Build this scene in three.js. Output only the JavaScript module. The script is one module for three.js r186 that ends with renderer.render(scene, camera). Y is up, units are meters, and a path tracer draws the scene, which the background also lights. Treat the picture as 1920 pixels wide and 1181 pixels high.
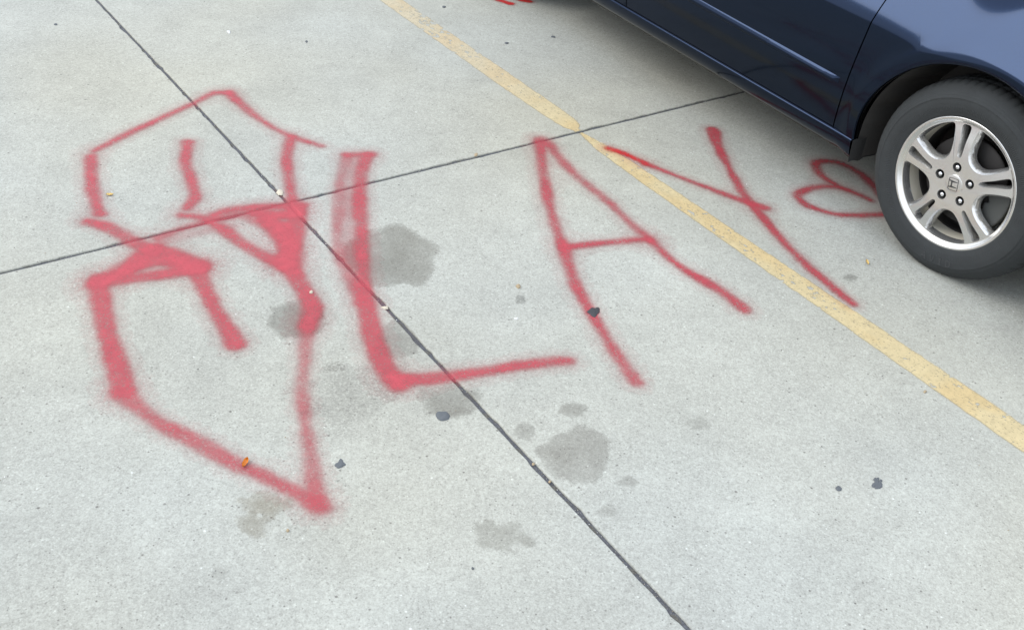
import * as THREE from 'three';
import { mergeGeometries, mergeVertices, toCreasedNormals } from 'three/addons/utils/BufferGeometryUtils.js';
import { TextGeometry } from 'three/addons/geometries/TextGeometry.js';
import { FontLoader } from 'three/addons/loaders/FontLoader.js';

// The world's axes are those of the pavement: origin where the two joints cross, x along one joint, z along the other, metres.

// ---------------------------------------------------------------- camera, sky, sun, exposure
const scene = new THREE.Scene();
const camera = new THREE.PerspectiveCamera(32.379, 1024 / 629, 0.05, 900);
camera.position.set(-1.306, 1.8891, 2.8791);
camera.up.set(0.27686, 0.80189, -0.52946);
camera.lookAt(-1.306 + 0.50457, 1.8891 - 0.59024, 2.8791 - 0.6301);
scene.add(camera);

const renderer = new THREE.WebGLRenderer({ antialias: true });
renderer.setSize(1024, 629);
renderer.toneMapping = THREE.LinearToneMapping;
renderer.toneMappingExposure = 1.31;
renderer.shadowMap.enabled = true;

// small seeded noise kit
function rng(seed) { let s = seed >>> 0; return () => { s = (s + 0x6d2b79f5) | 0; let t = Math.imul(s ^ (s >>> 15), 1 | s); t = (t + Math.imul(t ^ (t >>> 7), 61 | t)) ^ t; return ((t ^ (t >>> 14)) >>> 0) / 4294967296; }; }
const NT = 256, noiseTab = (() => { const r = rng(11), a = new Float32Array(NT * NT); for (let i = 0; i < a.length; i++) a[i] = r(); return a; })();
function vnoise(x, y) {                                            // value noise, 0..1, repeats every 256
  const xi = Math.floor(x), yi = Math.floor(y); let fx = x - xi, fy = y - yi;
  fx = fx * fx * (3 - 2 * fx); fy = fy * fy * (3 - 2 * fy);
  const x0 = xi & 255, x1 = (xi + 1) & 255, y0 = (yi & 255) * NT, y1 = ((yi + 1) & 255) * NT;
  const a = noiseTab[y0 + x0], b = noiseTab[y0 + x1], c = noiseTab[y1 + x0], d = noiseTab[y1 + x1];
  return a + (b - a) * fx + (c - a + (a - b - c + d) * fx) * fy;
}
const fbm = (x, y, o = 4) => { let s = 0, a = 0.5, n = 0; for (let i = 0; i < o; i++) { s += a * vnoise(x + i * 37.3, y + i * 71.9); n += a; a *= 0.5; x *= 2.03; y *= 2.03; } return s / n; };
const clamp = (x, a = 0, b = 1) => Math.min(b, Math.max(a, x));
const smooth = (a, b, x) => { const t = clamp((x - a) / (b - a)); return t * t * (3 - 2 * t); };
const mixn = (a, b, t) => a + (b - a) * t;

{ // bright, hazy sky with broken thin cloud
  const w = 1024, h = 512, d = new Float32Array(w * h * 4);
  for (let j = 0; j < h; j++) {
    const el = ((j + 0.5) / h - 0.5) * Math.PI, s = Math.max(0, Math.sin(el));
    for (let i = 0; i < w; i++) {
      const az = (i / w) * Math.PI * 2, cx = Math.cos(az), cz = Math.sin(az), k = 1 / (s + 0.25);
      const cl = smooth(0.36, 0.72, fbm(20 + cx * k * 1.6, 20 + cz * k * 1.6, 5));
      const hz = Math.pow(1 - s, 2.2), o = (j * w + i) * 4;
      const clear = [mixn(1.30, 1.02, hz), mixn(1.48, 1.08, hz), mixn(1.80, 1.14, hz)], c = 0.55 * cl + 0.12;
      for (let n = 0; n < 3; n++) d[o + n] = mixn(clear[n], [1.46, 1.5, 1.54][n], c) * (el < 0 ? 0.6 : 1);
      d[o + 3] = 1;
    }
  }
  const sky = new THREE.DataTexture(d, w, h, THREE.RGBAFormat, THREE.FloatType);
  sky.mapping = THREE.EquirectangularReflectionMapping; sky.magFilter = THREE.LinearFilter; sky.minFilter = THREE.LinearFilter; sky.needsUpdate = true;
  scene.background = sky; scene.environment = sky;
}
const sun = new THREE.DirectionalLight(new THREE.Color().setRGB(1, 0.95, 0.88), 1.5);
sun.position.set(-11.5, 11.5, -8); sun.target.position.set(0.5, 0, 0.5);
sun.castShadow = true; sun.shadow.radius = 70; sun.shadow.mapSize.set(2048, 2048);
Object.assign(sun.shadow.camera, { left: -9, right: 9, top: 9, bottom: -9, near: 1, far: 50 });
scene.add(sun, sun.target);

// ---------------------------------------------------------------- helpers
const shadowed = (m) => { m.castShadow = true; m.receiveShadow = true; return m; };
function mesh(name, geometry, material, parent = scene) { const m = shadowed(new THREE.Mesh(geometry, material)); m.name = name; parent.add(m); return m; }
const taken = new Map();
function numbered(name) { const n = taken.get(name) ?? 0; taken.set(name, n + 1); return n ? name + '_' + String(n).padStart(3, '0') : name; }
function tag(o, label, category, group) { o.userData.label = label; o.userData.category = category; if (group) o.userData.group = group; return o; }
const lin = (r, g, b) => new THREE.Color().setRGB(r, g, b);
const std = (c, roughness = 0.8, more = {}) => new THREE.MeshStandardMaterial({ color: c, roughness, side: THREE.DoubleSide, ...more });
const phys = (c, roughness, more = {}) => new THREE.MeshPhysicalMaterial({ color: c, roughness, side: THREE.DoubleSide, ...more });
function dataTex(d, w, h, srgb, wrap) {
  const t = new THREE.DataTexture(d, w, h, THREE.RGBAFormat); t.magFilter = THREE.LinearFilter; t.minFilter = THREE.LinearMipmapLinearFilter; t.generateMipmaps = true;
  t.wrapS = t.wrapT = wrap ? THREE.RepeatWrapping : THREE.ClampToEdgeWrapping; if (srgb) t.colorSpace = THREE.SRGBColorSpace; t.needsUpdate = true; return t;
}
// grid(nu, nv, f): a sheet through f(i, j) -> [x, y, z, u, v]
function grid(nu, nv, f) {
  const p = new Float32Array(nu * nv * 3), uv = new Float32Array(nu * nv * 2), ix = [];
  for (let j = 0; j < nv; j++) for (let i = 0; i < nu; i++) {
    const q = f(i, j), k = j * nu + i; p.set(q.slice(0, 3), k * 3); uv[k * 2] = q[3] ?? i / (nu - 1); uv[k * 2 + 1] = q[4] ?? j / (nv - 1);
    if (i < nu - 1 && j < nv - 1) ix.push(k, k + 1, k + nu + 1, k, k + nu + 1, k + nu);
  }
  const g = new THREE.BufferGeometry(); g.setAttribute('position', new THREE.BufferAttribute(p, 3)); g.setAttribute('uv', new THREE.BufferAttribute(uv, 2)); g.setIndex(ix); g.computeVertexNormals(); return g;
}
function lathe(profile, seg = 96, from = 0, len = Math.PI * 2) {      // profile of [radius, z], turned round the z axis
  const g = new THREE.LatheGeometry(profile.map(([r, z]) => new THREE.Vector2(r, z)), seg, from, len); g.rotateX(Math.PI / 2); return g;
}

// ---------------------------------------------------------------- concrete
const TILE = 2.4, TN = 2048;
const [concreteMap, concreteBump] = (() => {
  const n = TN, h = new Float32Array(n * n), t = new Float32Array(n * n), r = rng(5);
  const layers = [[2, 0.26], [4, 0.2], [8, 0.10], [32, 0.05], [64, 0.06], [128, 0.045], [256, 0.05]];    // cell size in pixels, weight
  for (const [cell, wgt] of layers) {
    const m = n / cell, tab = new Float32Array(m * m); for (let i = 0; i < m * m; i++) tab[i] = r() - 0.5;
    for (let y = 0; y < n; y++) { const yy = y / cell, yi = Math.floor(yy), fy0 = yy - yi, fy = fy0 * fy0 * (3 - 2 * fy0), a = (yi % m) * m, b = ((yi + 1) % m) * m;
      for (let x = 0; x < n; x++) { const xx = x / cell, xi = Math.floor(xx), fx0 = xx - xi, fx = fx0 * fx0 * (3 - 2 * fx0), c = xi % m, d = (xi + 1) % m;
        const v = (tab[a + c] * (1 - fx) + tab[a + d] * fx) * (1 - fy) + (tab[b + c] * (1 - fx) + tab[b + d] * fx) * fy; t[y * n + x] += v * wgt; if (cell <= 32) h[y * n + x] += v * wgt; } }
  }
  for (let i = 0; i < n * n; i++) t[i] += (r() - 0.5) * 0.16;
  const dot = (cx, cy, rad, dt, dh) => { const R = Math.ceil(rad); for (let y = -R; y <= R; y++) for (let x = -R; x <= R; x++) { const q = 1 - (x * x + y * y) / (rad * rad); if (q <= 0) continue; const k = ((cy + y + n) % n) * n + ((cx + x + n) % n); t[k] += dt * Math.sqrt(q); h[k] += dh * q; } };
  for (let i = 0; i < 26000; i++) dot((r() * n) | 0, (r() * n) | 0, 1 + r() * 1.2, -0.12 - r() * 0.22, -0.25 * r());          // pits
  for (let i = 0; i < 1500; i++) dot((r() * n) | 0, (r() * n) | 0, 1.4 + r() * r() * 2.2, -0.35 - r() * 0.4, -0.8);             // larger holes
  for (let i = 0; i < 22000; i++) dot((r() * n) | 0, (r() * n) | 0, 1 + r() * 1.3, 0.08 + r() * 0.18, 0.3 * r());               // sand grains
  for (let i = 0; i < 300; i++) dot((r() * n) | 0, (r() * n) | 0, 1.2 + r() * 1.5, 0.6, 0.4);                                  // bright quartz
  const col = new Uint8Array(n * n * 4), bmp = new Uint8Array(n * n * 4);
  for (let i = 0; i < n * n; i++) {
    const k = 1 + t[i] * 0.46, w = t[i] * 4, o = i * 4;
    col[o] = clamp(205.5 * k - w, 0, 255); col[o + 1] = clamp(205 * k, 0, 255); col[o + 2] = clamp(192 * k + w * 0.3, 0, 255); col[o + 3] = 255;
    bmp[o] = bmp[o + 1] = bmp[o + 2] = clamp(150 + h[i] * 150, 0, 255); bmp[o + 3] = 255;
  }
  return [dataTex(col, n, n, true, true), dataTex(bmp, n, n, false, true)];
})();
const concrete = std(lin(0.51, 0.51, 0.51), 0.9, { map: concreteMap, bumpMap: concreteBump, bumpScale: 0.0016, vertexColors: true });
const bump2 = concreteBump.clone(); bump2.channel = 1; bump2.needsUpdate = true;   // the same relief for what is painted on the concrete

// patchy tone of the slabs: cement of slightly different mixes, traffic film
function tone(x, z) {
  const a = fbm(40 + x * 0.55, 40 + z * 0.55, 4) - 0.5, b = fbm(90 + x * 2.3, 90 + z * 2.3, 4) - 0.5, c = fbm(10 + x * 0.9, 150 + z * 0.9, 3) - 0.5, e = fbm(x * 9, z * 9 + 60, 3) - 0.5;
  const k = 1 + a * 0.28 + b * 0.17 + e * 0.08, w = -c * 0.17;
  return [k * (1 + w * 0.5), k, k * (1 - w)];
}
const GAP = 0.0047;                                                 // half width of a joint
const SLAB = 4.0;
const pavement = new THREE.Group(); pavement.name = 'pavement'; pavement.userData.kind = 'structure'; pavement.userData.label = 'light grey concrete parking pavement of square slabs'; scene.add(pavement);
function slabLines(step) {                                          // distance from the slab's edge and height there
  const l = [[0, -0.03], [0.0002, -0.0042], [0.0010, -0.0018], [0.0026, -0.0004], [0.005, 0], [0.011, 0]];
  const mid = []; const n = Math.round((SLAB - 2 * GAP - 0.022) / step);
  for (let i = 1; i < n; i++) mid.push([0.011 + (SLAB - 2 * GAP - 0.022) * i / n, 0]);
  return [...l.map(([d, y]) => [d, y]), ...mid, ...l.slice().reverse().map(([d, y]) => [SLAB - 2 * GAP - d, y])];
}
const edgeWear = (s, k) => 0.0018 * Math.pow(fbm(s * 22 + k * 17, k * 9.7, 3), 2) * 2.2 + 0.004 * smooth(0.74, 0.86, vnoise(s * 30 + k * 5, k * 31.7));
for (let sx = -3; sx < 3; sx++) for (let sz = -3; sz < 3; sz++) {
  const close = sx >= -1 && sx <= 0 && sz >= -1 && sz <= 0, L = slabLines(close ? 0.022 : 0.4), n = L.length, x0 = sx * SLAB + GAP, z0 = sz * SLAB + GAP, S = SLAB - 2 * GAP;
  const ox = (sx * 0.371 + 5) % 1, oz = (sz * 0.617 + sx * 0.29 + 5) % 1, col = [];
  const g = grid(n, n, (i, j) => {
    let x = x0 + L[i][0], z = z0 + L[j][0];
    const y = Math.min(L[i][1], L[j][1]);
    if (close) {
      if (i < 5) x += edgeWear(z, sx * 2 + 1); else if (i > n - 6) x -= edgeWear(z, sx * 2 + 2);
      if (j < 5) z += edgeWear(x, sz * 2 + 21); else if (j > n - 6) z -= edgeWear(x, sz * 2 + 22);
    }
    col.push(...tone(x, z));
    return [x, y, z, x / TILE + ox, z / TILE + oz];
  });
  g.setAttribute('color', new THREE.Float32BufferAttribute(col, 3));
  g.index.array.reverse(); g.computeVertexNormals();
  mesh('concrete_slab', g, concrete, pavement);
}
const sealant = (() => {
  const n = 512, d = new Uint8Array(n * n * 4), r = rng(77);
  for (let i = 0; i < n * n; i++) { const x = i % n, y = (i / n) | 0, v = 0.55 + 0.5 * fbm(x / 6, y / 6, 4) + (r() - 0.5) * 0.3, w = smooth(0.55, 0.7, fbm(x / 60 + 9, y / 60, 3)); d.set([clamp(92 * v * (1 + 0.08 * w), 0, 255), clamp(93 * v * (1 + 0.04 * w), 0, 255), clamp(97 * v * (1 - 0.08 * w), 0, 255), 255], i * 4); }
  return std(lin(1, 1, 1), 0.9, { map: dataTex(d, n, n, true, true) });
})();
const GROOVE = -0.0056;
for (const along of [0, 1]) for (let k = -2; k <= 2; k++) {
  const w = 0.02, half = 3 * SLAB, seg = k === 0 ? 1600 : 20;
  const g = grid(seg + 1, 5, (i, j) => {
    const s = -half + 2 * half * i / seg, c = k * SLAB + (j - 2) / 4 * w, y = GROOVE + (along ? -0.0002 : 0) + (k === 0 ? (fbm(s * 30 + 7, j * 2.1 + along * 40, 3) - 0.5) * 0.005 : 0);
    return along ? [s, y, c, s / 0.3, j * 0.02] : [c, y, s, j * 0.02, s / 0.3];
  });
  if (!along) g.index.array.reverse();
  g.computeVertexNormals(); mesh('joint_sealant', g, sealant, pavement);
}
const base = new THREE.PlaneGeometry(700, 700, 1, 1); base.rotateX(-Math.PI / 2); base.translate(0, -0.028, 0);
const far = mesh('ground', base, std(lin(0.25, 0.255, 0.245), 0.95)); far.userData.kind = 'structure'; far.userData.label = 'plain pale ground around the parking pavement';

// ---------------------------------------------------------------- paint and stains: thin sheets that drape over slabs and joints
// height of the surface near a joint for a sheet laid over it
const drape = (d) => { d = Math.abs(d); return d >= 0.0115 ? 0 : d >= 0.0068 ? mixn(-0.0012, 0, (d - 0.0068) / 0.0047) : d >= 0.0046 ? mixn(-0.0034, -0.0012, (d - 0.0046) / 0.0022) : -0.0028; };
function stops(a, b, step) {                                        // grid lines between a and b, refined at the joint
  const l = []; for (let k = Math.floor(a / step); k * step <= b + step; k++) l.push(k * step);
  const f = [-0.0115, -0.0068, -0.0046, 0, 0.0046, 0.0068, 0.0115];
  return l.filter((v) => Math.abs(v) > 0.0125).concat(a < 0.02 && b > -0.02 ? f : []).sort((p, q) => p - q);
}
// sheet(name, box, px, field, look): field(x, z) -> [alpha, r, g, b]; geometry only where there is paint
function sheet(name, [x0, z0, x1, z1], px, lift, step, field, roughness, cut = 0.07, parent = scene) {
  const w = Math.min(1400, Math.ceil((x1 - x0) / px)), h = Math.min(1400, Math.ceil((z1 - z0) / px)), c = new Uint8Array(w * h * 4), al = new Uint8Array(w * h * 4), A = new Float32Array(w * h);
  for (let j = 0; j < h; j++) for (let i = 0; i < w; i++) {
    const [a, r, g, b] = field(x0 + (i + 0.5) / w * (x1 - x0), z0 + (j + 0.5) / h * (z1 - z0)), o = (j * w + i) * 4;
    A[j * w + i] = a; c[o] = r; c[o + 1] = g; c[o + 2] = b; c[o + 3] = 255; al[o] = al[o + 1] = al[o + 2] = a * 255; al[o + 3] = 255;
  }
  const X = stops(x0, x1, step).filter((v) => v > x0 && v < x1), Z = stops(z0, z1, step).filter((v) => v > z0 && v < z1), pos = [], uv = [], uv1 = [], ix = [], id = new Map();
  const vert = (i, j) => { const k = j * X.length + i; if (!id.has(k)) { id.set(k, pos.length / 3); const x = X[i], z = Z[j]; pos.push(x, Math.min(drape(x), drape(z)) + lift, z); uv.push((x - x0) / (x1 - x0), (z - z0) / (z1 - z0)); uv1.push(x / TILE + 0.3, z / TILE + 0.1); } return id.get(k); };
  for (let j = 0; j < Z.length - 1; j++) for (let i = 0; i < X.length - 1; i++) {
    let most = 0;
    const i0 = clamp(Math.floor((X[i] - x0) / (x1 - x0) * w), 0, w - 1), i1 = clamp(Math.ceil((X[i + 1] - x0) / (x1 - x0) * w), 0, w - 1), j0 = clamp(Math.floor((Z[j] - z0) / (z1 - z0) * h), 0, h - 1), j1 = clamp(Math.ceil((Z[j + 1] - z0) / (z1 - z0) * h), 0, h - 1);
    for (let q = j0; q <= j1; q++) for (let p = i0; p <= i1; p++) most += A[q * w + p] > cut ? 1 : 0;
    if (most < 0.25 * (j1 - j0 + 1) * (i1 - i0 + 1)) continue;
    const a = vert(i, j), b = vert(i + 1, j), d = vert(i + 1, j + 1), e = vert(i, j + 1); ix.push(a, e, d, a, d, b);
  }
  const g = new THREE.BufferGeometry(); g.setAttribute('position', new THREE.Float32BufferAttribute(pos, 3)); g.setAttribute('uv', new THREE.Float32BufferAttribute(uv, 2)); g.setAttribute('uv1', new THREE.Float32BufferAttribute(uv1, 2)); g.setIndex(ix); g.computeVertexNormals();
  return mesh(name, g, std(0xffffff, roughness, { map: dataTex(c, w, h, true), alphaMap: dataTex(al, w, h), transparent: true, bumpMap: bump2, bumpScale: 0.0011 }), parent);
}
const grit = (x, z) => vnoise(x * 520, z * 520) * 0.65 + vnoise(x * 210 + 9, z * 210) * 0.35;    // the concrete's own grain, which shows through thin paint

// yellow parking line, two runs, worn
const line = new THREE.Group(); line.name = 'parking_line'; line.position.set(0, 0, 0); scene.add(line);
tag(line, 'worn pale yellow parking line running beside the dark blue car', 'parking line');
function stripe(z0, z1, x0at, x1at, wear) {
  sheet('painted_run', [1.12, z0, 1.37, z1], 0.0022, 0.0007, 0.012, (x, z) => {
    const e = (fbm(z * 30, 3.3, 4) - 0.5) * 0.007, e2 = (fbm(z * 30, 80.3, 4) - 0.5) * 0.007, l = x0at(z) + e, r = x1at(z) + e2;
    let a = smooth(-0.004, 0.007, x - l) * smooth(-0.004, 0.007, r - x);
    const p = fbm(x * 60 + 5, z * 42, 5), fine = grit(x, z), k = wear(x, z);
    a *= smooth(k - 0.03, k + 0.05, p) * smooth(0.06 + k * 0.12, 0.26 + k * 0.22, fine);
    const t = 0.9 + 0.1 * fbm(x * 60, z * 60, 3) + 0.1 * (fine - 0.5), q = smooth(0.4, 0.65, fbm(x * 8 + 30, z * 5, 3)) * 0.08;
    const old = smooth(0.1, -0.9, z); return [a * mixn(0.93, 0.86, old), 192 * t, (175 + old * 4 - q * 60) * t, (134 + old * 16 - q * 120) * t];
  }, 0.75, 0.12, line);
}
const along = (tab) => (z) => { if (z <= tab[0][1]) return tab[0][0]; for (let i = 1; i < tab.length; i++) if (z <= tab[i][1]) return mixn(tab[i - 1][0], tab[i][0], (z - tab[i - 1][1]) / (tab[i][1] - tab[i - 1][1])); return tab[tab.length - 1][0]; };
const EDGES = [[[1.178,-1.9],[1.176,-0.5],[1.182,-0.16],[1.192,-0.05],[1.21,-0.02]],[[1.284,-1.9],[1.281,-0.2],[1.279,-0.1],[1.266,-0.045],[1.24,-0.015]],[[1.216,0.02],[1.196,0.14],[1.19,0.4],[1.187,1.2],[1.186,3.4]],[[1.236,0.02],[1.254,0.12],[1.264,0.3],[1.27,0.8],[1.28,1.3],[1.289,1.8],[1.29,3.4]]];
stripe(-1.9, -0.005, along(EDGES[0]), along(EDGES[1]), (x, z) => 0.2 + 0.2 * Math.exp(-Math.pow((z + 1.12) / 0.28, 2)) * (x > 1.225 ? 1 : 0.6) + 0.1 * Math.exp(-Math.pow((z + 0.75) / 0.1, 2)));
stripe(0.008, 3.4, along(EDGES[2]), along(EDGES[3]), (x, z) => 0.22 + 0.15 * Math.exp(-Math.pow((z - 1.15) / 0.14, 2)) * (x < 1.25 ? 1 : 0.4) + 0.06 * Math.exp(-Math.pow((z - 0.72) / 0.12, 2)) + 0.08 * smooth(0.35, 0.1, z));

const PAINT = [[160, 53, 62], [172, 12, 14]];
function strokePoints(list) {                                       // resample each stroke along a smooth curve: [x, z, half width, alpha, colour]
  return list.map((s) => {
    const c = new THREE.CatmullRomCurve3(s.p.map(([x, z]) => new THREE.Vector3(x, 0, z)), false, 'centripetal'), n = Math.max(6, Math.ceil(c.getLength() / 0.008)), out = [];
    for (let i = 0; i <= n; i++) {
      const t = i / n, p = c.getPoint(t), f = t * (s.p.length - 1), k = Math.min(s.p.length - 2, Math.floor(f)), w = Array.isArray(s.w) ? mixn(s.w[k], s.w[k + 1], f - k) : s.w;
      out.push([p.x, p.z, w / 2, s.a * (0.94 + 0.12 * vnoise(i * 0.15, s.p.length * 7)), s.c ?? 0]);
    }
    return out;
  });
}
function graffiti(name, list, label, category, group, soft = 1) {
  const pts = strokePoints(list); let x0 = 1e9, z0 = 1e9, x1 = -1e9, z1 = -1e9;
  for (const s of pts) for (const [x, z] of s) { x0 = Math.min(x0, x); x1 = Math.max(x1, x); z0 = Math.min(z0, z); z1 = Math.max(z1, z); }
  const m = 0.1; x0 -= m; z0 -= m; x1 += m; z1 += m;
  // nearest-point field on a coarse bucket grid
  const B = 0.04, bw = Math.ceil((x1 - x0) / B) + 1, buckets = new Map();
  pts.forEach((s, si) => s.forEach((p) => { const bx = Math.floor((p[0] - x0) / B), bz = Math.floor((p[1] - z0) / B); for (let dz = -3; dz <= 3; dz++) for (let dx = -3; dx <= 3; dx++) { const k = (bz + dz) * bw + bx + dx; if (!buckets.has(k)) buckets.set(k, []); buckets.get(k).push(p, si); } }));
  const best = new Float32Array(pts.length * 2);
  const o = sheet(name, [x0, z0, x1, z1], 0.0022, 0.0016, 0.012, (x, z) => {
    const list = buckets.get(Math.floor((z - z0) / B) * bw + Math.floor((x - x0) / B)); if (!list) return [0, ...PAINT[0]];
    const near = new Map();
    for (let i = 0; i < list.length; i += 2) { const p = list[i], d = Math.hypot(x - p[0], z - p[1]) - p[2], q = near.get(list[i + 1]); if (!q || d < q[0]) near.set(list[i + 1], [d, p]); }
    const g = grit(x, z), wob = (fbm(x * 40, z * 40, 3) - 0.5) * 0.007 + (fbm(x * 9 + 5, z * 9, 2) - 0.5) * 0.012; const patch = 0.64 + 0.5 * fbm(x * 14 + 60, z * 14, 4); let keep = 1, fresh = 0, tot = 0;
    for (const [d0, p] of near.values()) {
      const d = d0 + wob + (g - 0.5) * 0.005, s = 0.0165 * soft;
      const core = p[3] * smooth(s, -s * 0.9, d), halo = 0.30 * p[3] * Math.exp(-Math.pow(Math.max(0, d + 0.003) / (0.028 * soft), 1.1)) * (0.12 + 0.88 * smooth(0.34, 0.70, g + 0.18 * Math.exp(-Math.max(0, d) / 0.012))) * (d > 0.095 ? 0 : 1);
      const a = Math.max(core * patch * (1 - 0.5 * smooth(0.58, 0.78, g)), halo); keep *= 1 - clamp(a, 0, 0.97); tot += a; fresh += a * p[4];
    }
    const f = tot > 0 ? clamp(fresh / tot) : 0, t = 0.93 + 0.14 * fbm(x * 50 + 3, z * 50, 3);
    return [Math.min(0.95, 1 - keep), mixn(PAINT[0][0], PAINT[1][0], f) * t, mixn(PAINT[0][1], PAINT[1][1], f) * t, mixn(PAINT[0][2], PAINT[1][2], f) * t];
  }, 0.62, 0.055);
  return tag(o, label, category, group);
}
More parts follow.
